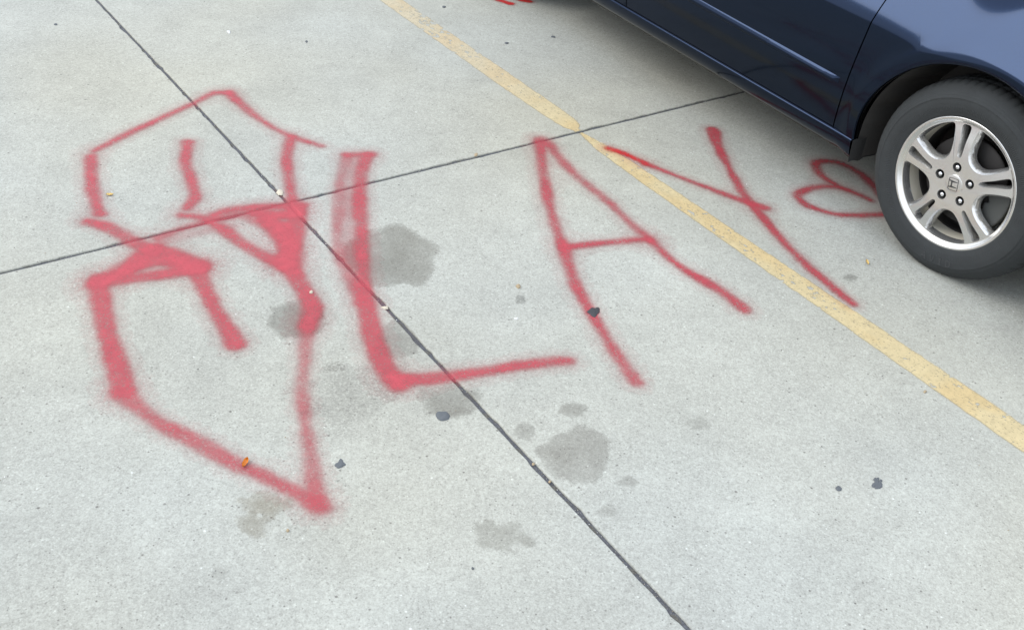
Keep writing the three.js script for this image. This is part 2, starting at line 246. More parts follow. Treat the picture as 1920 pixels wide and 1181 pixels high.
const STROKES = {"figure":[{"p":[[-0.4406,-0.5983],[-0.2407,-0.7007],[-0.0029,-0.8089],[0.102,-0.8589],[0.1513,-0.8427]],"w":[0.03,0.032,0.03,0.038,0.04],"a":0.84},{"p":[[0.1513,-0.8427],[0.1512,-0.7714],[0.1701,-0.5673],[0.2042,-0.4397],[0.277,-0.3067]],"w":[0.04,0.04,0.03,0.028,0.026],"a":0.8},{"p":[[-0.463,-0.5624],[-0.5094,-0.4223],[-0.5372,-0.2977],[-0.5543,-0.1925]],"w":0.04,"a":0.85},{"p":[[-0.1375,-0.5236],[-0.1957,-0.3921],[-0.2296,-0.2461],[-0.2556,-0.162],[-0.3,-0.1086]],"w":[0.042,0.04,0.04,0.04,0.036],"a":0.85},{"p":[[0.2109,-0.4138],[0.1315,-0.2862],[0.0723,-0.1467],[0.0258,-0.0264],[-0.0074,0.0708]],"w":[0.036,0.034,0.034,0.04,0.046],"a":0.82},{"p":[[-0.5984,-0.161],[-0.5573,-0.1025],[-0.5264,-0.0187],[-0.4865,0.073],[-0.4365,0.1293],[-0.3888,0.2276]],"w":[0.04,0.046,0.051,0.056,0.056,0.051],"a":0.85},{"p":[[-0.671,0.1523],[-0.5905,0.1533],[-0.5276,0.0964],[-0.4728,0.0716]],"w":[0.051,0.051,0.056,0.056],"a":0.85},{"p":[[-0.6778,0.1731],[-0.5672,0.1992],[-0.4634,0.2212],[-0.3853,0.223]],"w":[0.056,0.051,0.051,0.056],"a":0.86},{"p":[[-0.5793,0.1435],[-0.4833,0.1445],[-0.4228,0.2008]],"w":0.051,"a":0.75},{"p":[[-0.4436,0.0191],[-0.3535,0.0016],[-0.2552,-0.0031],[-0.1843,-0.0009]],"w":0.036,"a":0.62},{"p":[[-0.333,-0.0736],[-0.2848,-0.032],[-0.2567,0.0389],[-0.2337,0.1508],[-0.2016,0.2525],[-0.1731,0.3273]],"w":[0.032,0.034,0.036,0.04,0.046,0.056],"a":0.82},{"p":[[-0.2441,-0.0302],[-0.1922,-0.0378],[-0.0993,-0.0186],[-0.0133,0.0194],[0.0347,0.0352]],"w":[0.031,0.036,0.041,0.046,0.041],"a":0.78},{"p":[[-0.1173,0.0135],[-0.0635,0.0581],[-0.0028,0.073]],"w":0.051,"a":0.85},{"p":[[-0.1092,0.0649],[-0.1049,0.1666],[-0.1149,0.2644]],"w":0.051,"a":0.85},{"p":[[0.0029,0.0573],[-0.0634,0.1872],[-0.1476,0.3143]],"w":0.061,"a":0.8},{"p":[[-0.0773,0.1273],[-0.1092,0.2334],[-0.1643,0.3123]],"w":0.056,"a":0.8},{"p":[[-0.1628,0.339],[-0.1671,0.41],[-0.1754,0.4769],[-0.1887,0.5629],[-0.2388,0.6372]],"w":[0.061,0.056,0.054,0.056,0.051],"a":0.86},{"p":[[-0.235,0.6194],[-0.2829,0.7102],[-0.3653,0.8594],[-0.421,0.9859],[-0.4597,1.0912],[-0.4961,1.1819],[-0.5253,1.2628]],"w":[0.042,0.036,0.034,0.036,0.038,0.042,0.048],"a":0.58},{"p":[[-0.6756,0.1712],[-0.7134,0.3264],[-0.7403,0.467],[-0.7584,0.5923],[-0.7723,0.6695]],"w":[0.056,0.054,0.054,0.061,0.056],"a":0.86},{"p":[[-0.779,0.673],[-0.7638,0.7467],[-0.7281,0.8455],[-0.6808,0.9397],[-0.6376,1.0381],[-0.591,1.1201],[-0.5472,1.2072],[-0.522,1.2725]],"w":[0.056,0.046,0.04,0.04,0.039,0.039,0.042,0.054],"a":0.68},{"p":[[-0.4081,0.2304],[-0.4232,0.3492],[-0.4379,0.4704],[-0.443,0.5792],[-0.4492,0.6191]],"w":[0.056,0.048,0.044,0.05,0.056],"a":0.84},{"p":[[-0.5994,0.1332],[-0.492,0.124],[-0.4111,0.213]],"w":0.066,"a":0.4},{"p":[[-0.1365,0.0151],[-0.099,0.1344],[-0.1149,0.2644],[-0.1529,0.344]],"w":0.076,"a":0.4},{"p":[[-0.4474,0.0476],[-0.3456,0.0472],[-0.2258,0.0541]],"w":0.036,"a":0.2}],"L":[{"p":[[0.3918,-0.1741],[0.328,-0.0922],[0.2477,0.0372],[0.1472,0.2308],[0.0699,0.3841],[-0.0084,0.5352],[-0.0697,0.6832],[-0.1105,0.7883],[-0.1396,0.9004],[-0.1437,0.9796]],"w":[0.046,0.044,0.044,0.044,0.048,0.049,0.054,0.059,0.06,0.054],"a":0.86},{"p":[[0.3282,-0.2036],[0.24,-0.0796],[0.1555,0.0631],[0.0606,0.2381],[0.0042,0.3645],[-0.0252,0.4826],[-0.0553,0.6085]],"w":[0.04,0.038,0.038,0.038,0.038,0.04,0.044],"a":0.45},{"p":[[0.3266,-0.2087],[0.4131,-0.1774]],"w":0.038,"a":0.6},{"p":[[0.3499,-0.1761],[0.2574,-0.0345],[0.1505,0.1478],[0.0632,0.3196],[-0.0099,0.481],[-0.0452,0.5867]],"w":[0.034,0.039,0.039,0.039,0.039,0.034],"a":0.22},{"p":[[-0.1365,0.9558],[-0.0672,0.9934],[-0.0041,1.0147],[0.0894,1.042],[0.1861,1.0678],[0.2957,1.1027],[0.328,1.1173]],"w":[0.054,0.046,0.042,0.04,0.038,0.038,0.038],"a":0.88}],"A":[{"p":[[1.0286,0.0108],[0.9394,0.1471],[0.8264,0.3309],[0.7413,0.4897],[0.6607,0.6536],[0.5847,0.8044],[0.5382,0.9291],[0.4917,1.0825],[0.4569,1.2054],[0.4377,1.2822]],"w":[0.05,0.04,0.035,0.035,0.036,0.034,0.033,0.033,0.036,0.04],"a":0.84},{"p":[[1.0478,-0.0087],[1.0557,0.0185],[1.0248,0.1378],[0.9979,0.3089],[0.9906,0.4626],[0.9706,0.6213],[0.9627,0.7366]],"w":[0.05,0.045,0.04,0.032,0.032,0.034,0.034],"a":0.66},{"p":[[0.9627,0.7366],[0.9444,0.8698],[0.9541,0.9769],[0.9692,1.0767],[0.967,1.174]],"w":[0.032,0.034,0.036,0.04,0.046],"a":0.86},{"p":[[0.6723,0.6383],[0.7901,0.6723],[0.9522,0.7241]],"w":[0.03,0.025,0.028],"a":0.86}],"Y":[{"p":[[1.2993,0.3154],[1.3388,0.4272],[1.3866,0.5493],[1.4395,0.6754],[1.4834,0.7581]],"w":[0.028,0.026,0.028,0.032,0.034],"a":0.88},{"p":[[1.2456,0.162],[1.2727,0.2187],[1.2993,0.3154]],"w":[0.034,0.034,0.028],"a":0.97,"c":1},{"p":[[1.7382,0.2171],[1.6607,0.3294],[1.5782,0.4685],[1.4773,0.6645],[1.4182,0.8219],[1.373,0.9596],[1.3347,1.1093],[1.316,1.2325],[1.3063,1.3189]],"w":[0.046,0.042,0.034,0.033,0.034,0.031,0.031,0.03,0.034],"a":0.88}],"heart":[{"p":[[1.893,0.8985],[1.8868,0.853],[1.8703,0.7977],[1.8626,0.7415],[1.8665,0.6765],[1.8903,0.6333],[1.9259,0.6037],[1.9677,0.6046],[2.0059,0.6364],[2.0231,0.6864],[2.0209,0.7495],[1.9953,0.818],[1.948,0.9081],[1.8994,1.0096]],"w":[0.028,0.03,0.03,0.028,0.03,0.032,0.034,0.034,0.032,0.034,0.034,0.034,0.03,0.03],"a":0.86},{"p":[[1.8748,0.8042],[1.8523,0.7717],[1.8092,0.7468],[1.7519,0.7324],[1.703,0.7348],[1.6609,0.7528],[1.641,0.7976],[1.6522,0.8442],[1.6835,0.9001],[1.7427,0.9411],[1.8086,0.9693],[1.862,0.9913],[1.9031,1.0114]],"w":[0.026,0.028,0.028,0.03,0.034,0.036,0.034,0.03,0.028,0.028,0.028,0.03,0.03],"a":0.84}],"mark1":[{"p":[[1.705,-1.3541],[1.7203,-1.2882],[1.7494,-1.2251]],"w":[0.03,0.034,0.034],"a":0.95,"c":1}],"mark2":[{"p":[[1.8189,-1.3116],[1.8201,-1.2582],[1.8539,-1.2154]],"w":[0.03,0.034,0.034],"a":0.95,"c":1}]};
graffiti('graffiti_figure', STROKES.figure, 'large angular red spray-painted outline figure straddling both pavement joints', 'graffiti', 'red graffiti on the concrete', 1.15);
graffiti('graffiti_letter', STROKES.L, 'red spray-painted letter L with a doubled upright', 'graffiti', 'red graffiti on the concrete', 1.15);
graffiti('graffiti_letter_001', STROKES.A, 'red spray-painted letter A left of the yellow line', 'graffiti', 'red graffiti on the concrete', 1.2);
graffiti('graffiti_letter_002', STROKES.Y, 'red spray-painted letter Y whose bright arm crosses the yellow line', 'graffiti', 'red graffiti on the concrete', 1.0);
graffiti('graffiti_heart', STROKES.heart, 'thin red spray-painted heart running under the front tyre', 'graffiti', 'red graffiti on the concrete', 1.0);
graffiti('graffiti_dash', STROKES.mark1, 'bright red paint dash at the top edge, nearer the yellow line', 'graffiti', 'red graffiti on the concrete', 0.6);
graffiti('graffiti_dash_001', STROKES.mark2, 'bright red paint dash at the top edge, nearer the car', 'graffiti', 'red graffiti on the concrete', 0.6);

// stains: centre, two half axes on the ground
const SPOTS = {"big":{"c":[0.1512,0.4318],"a":[0.1305,0.0658],"b":[-0.0837,0.1467]},"left":{"c":[-0.2524,0.5904],"a":[0.0713,0.0373],"b":[-0.0419,0.0867]},"mid":{"c":[-0.0556,0.8119],"a":[0.0607,0.0321],"b":[-0.0461,0.0802]},"lfoot":{"c":[-0.0591,1.0996],"a":[0.0768,0.042],"b":[-0.0387,0.0616]},"big2":{"c":[0.1073,1.428],"a":[0.0789,0.0442],"b":[-0.0639,0.0835]},"small6":{"c":[0.0481,1.2936],"a":[0.0231,0.0128],"b":[-0.0199,0.0281]},"streak7":{"c":[0.2041,1.2852],"a":[0.0379,0.0208],"b":[-0.0169,0.0222]},"tan1":{"c":[-0.6258,1.1997],"a":[0.0484,0.0277],"b":[-0.0182,0.04]},"tan2":{"c":[-0.6755,1.2489],"a":[0.0308,0.0177],"b":[-0.0171,0.0384]},"low9":{"c":[-0.2045,1.5538],"a":[0.0537,0.031],"b":[-0.0276,0.0403]},"low10":{"c":[0.1701,1.569],"a":[0.0235,0.0133],"b":[-0.012,0.0143]},"small11":{"c":[1.4179,1.2139],"a":[0.0215,0.011],"b":[-0.0174,0.0151]},"smudge12":{"c":[-0.2578,0.8265],"a":[0.0276,0.0149],"b":[-0.0125,0.0242]},"fade13":{"c":[-0.7951,1.341],"a":[0.0156,0.0091],"b":[-0.008,0.0191]},"gray14":{"c":[0.376,0.811],"a":[0.0145,0.0075],"b":[-0.0143,0.0203]},"faint15":{"c":[0.0612,1.6235],"a":[0.0248,0.0142],"b":[-0.0131,0.0162]},"fade16":{"c":[0.4751,1.497],"a":[0.0282,0.0156],"b":[-0.0206,0.0222]},"dirt":{"c":[-0.2596,0.9365],"a":[0.1348,0.0733],"b":[-0.0611,0.1146]}};
let stainNo = 0;
function stain(key, label, alpha, color, { ragged = 0.35, speck = 0, edge = 0.12, ring = 0, freq = 2.2, cat = 'stain', name = 'oil_stain' } = {}) {
  const { c, a, b } = SPOTS[key], seed = ++stainNo * 13.7, R = 1.5, hx = (Math.abs(a[0]) + Math.abs(b[0])) * R, hz = (Math.abs(a[1]) + Math.abs(b[1])) * R, det = a[0] * b[1] - a[1] * b[0];
  const o = sheet(numbered(name), [c[0] - hx, c[1] - hz, c[0] + hx, c[1] + hz], Math.max(0.0012, hx / 350), 0.0011 + stainNo * 0.00001, Math.max(0.004, Math.min(0.012, hx / 8)), (x, z) => {
    const dx = x - c[0], dz = z - c[1], u = (dx * b[1] - dz * b[0]) / det, v = (a[0] * dz - a[1] * dx) / det, r = Math.hypot(u, v);
    const n = fbm(seed + u * freq, seed + v * freq, 5) - 0.5, d = r - 1 - n * ragged * 2 - (grit(x, z) - 0.5) * 0.16;
    let k = smooth(edge * 1.3, -edge * 1.5, d) * (0.5 + 0.62 * fbm(seed + 40 + u * 2, v * 2, 3) + 0.25 * smooth(0, -0.8, d)); k *= 1 + ring * Math.exp(-Math.pow((d + 0.06) / 0.06, 2));
    if (speck) k *= smooth(0.35, 0.75, grit(x, z) * (1 - speck) + speck * vnoise(x * 260, z * 260) + 0.12);
    return [clamp(k * alpha), ...color];
  }, 0.7, 0.02 + alpha * 0.3);
  return tag(o, label, cat, 'stains on the concrete');
}
stain('big', 'large grey oil stain under the upright of the L', 0.31, [85, 77, 62], { ragged: 0.22, edge: 0.10 });
stain('left', 'dark grey oil stain on the right side of the large figure', 0.28, [82, 75, 63], { ragged: 0.3 });
stain('mid', 'faint grey stain inside the bend of the L, across the joint', 0.22, [90, 82, 73], { ragged: 0.3, edge: 0.15 });
stain('lfoot', 'brownish grey stain under the foot of the L', 0.25, [82, 74, 62], { ragged: 0.5, edge: 0.25 });
stain('big2', 'large pale grey oil stain right of the joint, below the L', 0.25, [95, 87, 76], { ragged: 0.3, edge: 0.12 });
stain('small6', 'small round grey stain between the joint and the larger stain', 0.19, [95, 90, 80], { ragged: 0.3, edge: 0.12 });
stain('streak7', 'short streaky grey stain above the larger pale stain', 0.22, [89, 82, 70], { ragged: 0.6, edge: 0.2 });
stain('tan1', 'tan stain beside the lower point of the large figure', 0.22, [116, 100, 70], { ragged: 0.5, edge: 0.18 });
stain('tan2', 'smaller tan stain just below the other tan stain', 0.21, [110, 97, 70], { ragged: 0.5, edge: 0.18 });
stain('low9', 'faint lobed grey stain near the bottom, left of the joint', 0.19, [102, 97, 83], { ragged: 0.75, edge: 0.12, freq: 1.8 });
stain('low10', 'small faint smudge right of the larger pale stain', 0.17, [95, 90, 80], { ragged: 0.6, edge: 0.25 });
stain('faint15', 'very faint smudge below the larger pale stain', 0.12, [99, 94, 83], { ragged: 0.6, edge: 0.3 });
stain('small11', 'small grey spot between the tip of the Y and the tyre', 0.25, [85, 82, 73], { ragged: 0.4, edge: 0.15 });
stain('smudge12', 'small rough smudge between the figure and the L', 0.21, [82, 74, 60], { ragged: 0.9, edge: 0.3, speck: 0.5 });
stain('fade13', 'faint round smudge near the bottom left', 0.14, [102, 99, 90], { ragged: 0.4, edge: 0.35 });
stain('gray14', 'small grey spot between the L and the A', 0.26, [82, 82, 75], { ragged: 0.4, edge: 0.2 });
stain('fade16', 'faint smudge between the A and the bottom of the yellow line', 0.12, [95, 92, 80], { ragged: 0.7, edge: 0.3 });
stain('dirt', 'broad patch of fine dark specks left of the bend of the L', 0.15, [79, 70, 67], { ragged: 0.7, edge: 0.5, speck: 0.7, name: 'dirt_patch' });

// ---------------------------------------------------------------- flattened gum, chips, leaves
const GUM = {"gumA":{"c":[0.5382,0.9657],"a":[0.0189,0.0099],"b":[-0.017,0.0214]},"gumL":{"c":[-0.105,1.1415],"a":[0.017,0.0093],"b":[-0.0098,0.0158]},"gumM":{"c":[-0.4153,1.1714],"a":[0.0112,0.0062],"b":[-0.0068,0.013]},"gumR":{"c":[0.7323,1.8958],"a":[0.0187,0.0106],"b":[-0.0233,0.0193]},"gumR2":{"c":[0.6272,1.8556],"a":[0.0073,0.0042],"b":[-0.0074,0.0065]},"d1":{"c":[1.4207,-1.3063],"a":[0.0144,0.0055],"b":[-0.0109,0.0175]},"d2":{"c":[1.4558,-0.8307],"a":[0.0159,0.0065],"b":[-0.0103,0.0151]},"d3":{"c":[1.7003,-0.8104],"a":[0.0165,0.0066],"b":[-0.0113,0.0153]},"d4":{"c":[-0.3141,1.6045],"a":[0.0042,0.0024],"b":[-0.0033,0.0051]},"d5":{"c":[0.6453,-1.1774],"a":[0.0084,0.0034],"b":[-0.0076,0.0155]},"d6":{"c":[-0.2393,-1.728],"a":[0.0097,0.0039],"b":[-0.0049,0.0167]}}, BITS = {"chipX":{"c":[0.0062,-0.0708],"a":[0.0142,0.0069],"b":[-0.0104,0.0223]},"chipA":{"c":[-0.0036,0.6592],"a":[0.0123,0.0065],"b":[-0.0052,0.0091]},"chipB":{"c":[-0.1597,0.4942],"a":[0.0068,0.0035],"b":[-0.0048,0.0097]},"chipC":{"c":[0.4106,0.7505],"a":[0.0088,0.0045],"b":[-0.0083,0.0117]},"chipD":{"c":[0.757,-0.0135],"a":[0.009,0.0042],"b":[-0.009,0.0138]},"chipE":{"c":[-0.0011,1.4722],"a":[0.008,0.0045],"b":[-0.0054,0.0073]},"chipW":{"c":[0.309,0.8817],"a":[0.0085,0.0045],"b":[-0.0045,0.0065]},"chipT":{"c":[0.3853,-1.3937],"a":[0.0103,0.0041],"b":[-0.0091,0.0214]},"leafO":{"c":[-0.6143,1.0596],"a":[0.0098,0.0055],"b":[-0.0059,0.0134]},"leafY":{"c":[-0.49,-0.29],"a":[0.0104,0.005],"b":[-0.0033,0.0098]},"leafY2":{"c":[1.5419,1.1791],"a":[0.0068,0.0035],"b":[-0.0106,0.009]},"bitY3":{"c":[1.1531,1.7181],"a":[0.0057,0.0031],"b":[-0.006,0.0046]},"chipF":{"c":[-0.6175,1.3008],"a":[0.0041,0.0023],"b":[-0.0027,0.0058]},"chipG":{"c":[-0.001,1.4022],"a":[0.0071,0.0039],"b":[-0.0055,0.0076]}};
function lump(name, { c, a, b }, height, material, seed, label, category, group, jag = 0.35, y = 0) {       // a low irregular pat lying on the ground
  const n = 30, m = 6;
  const g = grid(n + 1, m + 1, (i, j) => {
    const t = i / n * Math.PI * 2, ct = Math.cos(t), s = Math.sin(t), e = 1 + (fbm(seed + 9 + ct * 1.3, seed + s * 1.3, 4) - 0.5) * 2 * jag, r = Math.pow(j / m, 0.8) * e;
    const u = ct * r, v = s * r, q = j / m, hgt = height * Math.sqrt(Math.max(0, 1 - q * q)) * (0.65 + 0.7 * fbm(seed + u * 2.5, v * 2.5 + seed, 3));
    return [u * a[0] + v * b[0], y + 0.0006 + hgt, u * a[1] + v * b[1], ct * r * 0.5 + 0.5, s * r * 0.5 + 0.5];
  });
  const o = mesh(numbered(name), g, material); o.position.set(c[0], 0, c[1]); return tag(o, label, category, group);
}
const small = ({ c, a, b }, k) => ({ c, a: a.map((v) => v * k), b: b.map((v) => v * k) });
const gumMat = std(lin(0.028, 0.028, 0.031), 0.7), gumMat2 = std(lin(0.078, 0.085, 0.09), 0.75);
lump('gum_spot', GUM.gumA, 0.003, gumMat, 3, 'dark flattened gum on the left leg of the A', 'gum', 'flattened gum', 0.5);
lump('gum_spot', GUM.gumL, 0.004, gumMat2, 8, 'dark grey gum lump below the foot of the L', 'gum', 'flattened gum', 0.3);
lump('gum_spot', GUM.gumM, 0.003, gumMat2, 15, 'dark gum spot right of the point of the large figure', 'gum', 'flattened gum', 0.6);
{ // one trodden blot that has broken into crumbs
  const r = rng(8), parts = [], { a, b } = GUM.gumR, tmp = [];
  for (let k = 0; k < 11; k++) { const q = k / 11 * 6.28 * 2.4, d = 0.25 + 0.6 * r(), s = 0.18 + 0.22 * r(), u = Math.cos(q) * d, v = Math.sin(q) * d, o = lump('crumb', { c: [0, 0], a: a.map((n) => n * s), b: b.map((n) => n * s) }, 0.002, gumMat2, 60 + k * 5, '', '', '', 0.7); o.geometry.translate(u * a[0] * 0.8 + v * b[0] * 0.8, 0, u * a[1] * 0.8 + v * b[1] * 0.8); parts.push(o.geometry); scene.remove(o); }
  const o = mesh(numbered('gum_spot'), mergeGeometries(parts), gumMat2); o.position.set(GUM.gumR.c[0], 0, GUM.gumR.c[1]); tag(o, 'dark crumbled gum spot near the lower right, below the yellow line', 'gum', 'flattened gum');
}
lump('gum_spot', GUM.gumR2, 0.0025, gumMat2, 29, 'tiny dark gum dot left of the crumbled gum spot', 'gum', 'flattened gum', 0.4);
[['d1', 'tiny dark bit at the top edge, right of the yellow line'], ['d2', 'left one of two dark bits above the middle of the yellow line'], ['d3', 'right one of two dark bits above the middle of the yellow line, nearer the car'], ['d4', 'tiny dark bit near the bottom edge, left of the joint'], ['d5', 'tiny dark bit between the joint and the yellow line, at the top'], ['d6', 'tiny dark bit in the top left corner']]
  .forEach(([k, l], i) => lump('dark_bit', small(GUM[k], 0.62), 0.003, gumMat2, 40 + i * 7, l, 'debris', 'dark bits on the concrete', 0.5));
const chip = std(lin(0.45, 0.40, 0.31), 0.8), white = std(lin(0.5, 0.5, 0.48), 0.8), tan = std(lin(0.3, 0.23, 0.14), 0.8), orange = std(lin(0.5, 0.16, 0.012), 0.55), ochre = std(lin(0.5, 0.34, 0.1), 0.7);
[['chipX', chip, 'cream chip where the two joints cross', 0.006], ['chipA', chip, 'cream sliver in the joint beside the L', 0.004], ['chipB', chip, 'small cream chip on the right side of the large figure', 0.006], ['chipC', tan, 'small tan chip between the L and the A', 0.006], ['chipD', tan, 'small tan chip in the joint between the L and the A', 0.004], ['chipE', tan, 'small chip in the joint beside the larger pale stain', 0.003], ['chipG', tan, 'small tan crumb in the joint left of the larger pale stain', 0.003], ['chipW', white, 'white fleck between the L and the A', 0.001], ['chipT', white, 'small white fleck near the top, left of the yellow line', 0.003], ['chipF', tan, 'small tan crumb beside the smaller tan stain', 0.004], ['bitY3', tan, 'small tan crumb on the right of the yellow line', 0.004]]
  .forEach(([k, m, l, h], i) => lump('stone_chip', small(BITS[k], /[EG]$/.test(k) ? 0.45 : 0.72), h, m, 90 + i * 11, l, 'chip', 'small chips on the concrete', 0.55, /[AXDEG]$/.test(k) ? -0.001 : 0));
function leaf(key, m, label, turn, lift) {
  const { c, a, b } = BITS[key], L = Math.hypot(...b) * 1.15, w = Math.hypot(...a) * 0.55;
  const g = grid(9, 13, (i, j) => { const v = j / 12 * 2 - 1, u = i / 8 * 2 - 1, wd = w * Math.pow(Math.max(0, 1 - v * v), 0.7) * (1 - 0.2 * v); return [u * wd, 0.001 + lift * (u * u * 0.8 + v * v * 0.5) + 0.001 * Math.sin(v * 9), v * L]; });
  const o = mesh(numbered('fallen_leaf'), g, m); o.position.set(c[0], 0.0012, c[1]); o.rotation.y = Math.atan2(b[0], b[1]) + turn; return tag(o, label, 'leaf', 'fallen leaves');
}
leaf('leafO', orange, 'small bright orange leaf on the lower left stroke of the large figure', -0.35, 0.007);
leaf('leafY', ochre, 'tiny ochre leaf inside the upper left of the large figure', 1.5, 0.003);
leaf('leafY2', ochre, 'tiny yellow leaf between the Y and the tyre', 0.2, 0.003);
{ // loose sand in the two joints in view and a little over the slabs
  const r = rng(404), N = 3600, g = new THREE.IcosahedronGeometry(1, 0), im = new THREE.InstancedMesh(g, std(0xffffff, 0.9), N), q = new THREE.Object3D(), col = new THREE.Color();
  for (let i = 0; i < N; i++) {
    const joint = i < 2000, along = r() < 0.5; let x, z, y; const s = joint ? 0.0005 + r() * r() * r() * 0.0018 : 0.0005 + r() * r() * 0.0016;
    if (joint) { const t = -2.2 + r() * 5.2, k = (r() - 0.5) * 0.0095; const clump = fbm(t * 6 + (along ? 50 : 0), 3, 3); if (clump < 0.42) { i--; continue; } [x, z] = along ? [t, k] : [k, t]; y = -0.0052 + r() * 0.002; } else { x = -2 + r() * 4.5; z = -2.2 + r() * 4.8; y = s * 0.5; }
    q.position.set(x, y, z); q.scale.set(s, s * (0.6 + r() * 0.4), s * (0.7 + r() * 0.5)); q.rotation.set(r() * 3, r() * 3, r() * 3); q.updateMatrix(); im.setMatrixAt(i, q.matrix);
    const v = r(); if (v < 0.45) col.setRGB(0.1, 0.095, 0.085); else if (v < 0.7) col.setRGB(0.3, 0.24, 0.16); else if (v < 0.9) col.setRGB(0.42, 0.4, 0.36); else col.setRGB(0.7, 0.69, 0.65); im.setColorAt(i, col);
  }
  im.name = 'loose_grit'; im.userData.kind = 'stuff'; im.userData.label = 'fine sand and grit lying in the joints and on the slabs'; im.userData.category = 'grit'; shadowed(im); scene.add(im);
}

// ---------------------------------------------------------------- the car: x forward, y up, z out of the side we see; origin below the front wheel
const car = new THREE.Group(); car.name = 'parked_car'; car.position.set(1.695, 0, 1.2849); car.rotation.y = -0.03214 - Math.PI / 2; scene.add(car);
tag(car, 'dark navy blue sedan with silver alloy wheel parked right of the yellow line', 'car');
const paint = phys(lin(0.0125, 0.021, 0.043), 0.12, { metalness: 1, clearcoat: 0.18, clearcoatRoughness: 0.05 });
const plastic = std(lin(0.035, 0.033, 0.030), 0.75), black = std(lin(0.006, 0.006, 0.007), 0.9), rubberTrim = std(lin(0.012, 0.012, 0.013), 0.6);
const glass = phys(lin(0.02, 0.025, 0.028), 0.04, { clearcoat: 1 });
const chromeM = std(lin(0.75, 0.75, 0.76), 0.15, { metalness: 1 });
const ZC = -0.885;                                                   // the car's middle plane

// side surface: z at height y, from how far the panel leans at each height
const YN = 400, Y0 = 0.2, Y1 = 1.0, lean = (y) => {                  // degrees, positive faces up
  const low = -9 + 13 * smooth(0.28, 0.62, y), c = smooth(0.674, 0.690, y);
  return mixn(low, 20 + 24 * clamp((y - 0.69) / 0.2), c);
};
const sideTab = new Float32Array(YN + 1);
for (let i = 1; i <= YN; i++) sideTab[i] = sideTab[i - 1] - Math.tan(lean(Y0 + (i - 0.5) / YN * (Y1 - Y0)) * Math.PI / 180) * (Y1 - Y0) / YN;
const sideRaw = (y) => { const f = clamp((y - Y0) / (Y1 - Y0)) * YN, k = Math.min(YN - 1, Math.floor(f)); return mixn(sideTab[k], sideTab[k + 1], f - k); };
const zAt = (() => { const o = 0.016 - sideRaw(0.29); return (y) => sideRaw(y) + o; })();
const ARX = 0.402, ARY = 0.377, AY = 0.318;
function side(x, y) {
  const dip = -0.006 * Math.exp(-Math.pow((x + 0.24) / 0.10, 2)) + 0.034 * Math.exp(-Math.pow((x - 0.03) / 0.16, 2));
  let z = zAt(y > 0.5 ? y - dip * smooth(0.5, 0.68, y) : y);
  for (const cx of [0, -2.74]) { const d = Math.hypot((x - cx) / ARX, (y - AY) / ARY) - 1; if (d < 1.2) z += 0.006 * Math.exp(-Math.pow(Math.max(0, d - 0.07) / 0.08, 2)); }
  if (x > 0.2) z -= 0.34 * Math.pow((x - 0.2) / 0.74, 2.4);
  if (x < -2.9) z -= 0.22 * Math.pow((-2.9 - x) / 0.97, 2.2);
  return z - 0.004 * Math.pow((x + 1.3) / 1.2, 2);
}
const flip = (z) => 2 * ZC - z;
function panel(name, nu, nv, f, material = paint, edge = 0.012) {     // both sides of the car: near one and its mirror image
  return [0, 1].map((far) => {
    const put = (u, v, inn) => { const [x, y] = f(u, v), z = side(x, y) - inn; return [x, y, far ? flip(z) : z]; };
    const g = [grid(nu, nv, (i, j) => put(i / (nu - 1), j / (nv - 1), 0))];
    if (edge) {                                                      // folded edge all round
      for (const e of [0, 1]) { g.push(grid(2, nv, (i, j) => put(e, j / (nv - 1), i * edge)), grid(nu, 2, (i, j) => put(i / (nu - 1), e, j * edge))); }
    }
    const all = mergeGeometries(g.map((q) => { q = q.toNonIndexed(); return q; }));
    // keep the sheet smooth and its folds sharp
    return mesh(name, all, material, car);
  });
}
const gapX = (y) => -0.497 + (y - 0.289) * 0.088, SPLIT = 0.0024;
const belt = (x) => 0.945 - 0.02 * clamp((x + 0.4) / -2.4);
const yl = (v) => 0.2895 + v * 0.64;
const [frontDoor] = panel('front_door', 60, 130, (u, v) => { const y = yl(v), a = -1.678 + (y - 0.304) * 0.02 + SPLIT, b = gapX(y) - SPLIT; return [mixn(a, b, u), y]; });
panel('rear_door', 50, 130, (u, v) => { const y = yl(v), a = -2.36 - Math.max(0, 0.62 - y) * -0.55 + SPLIT, b = -1.678 + (y - 0.304) * 0.02 - SPLIT; return [mixn(a, b, u), y]; });
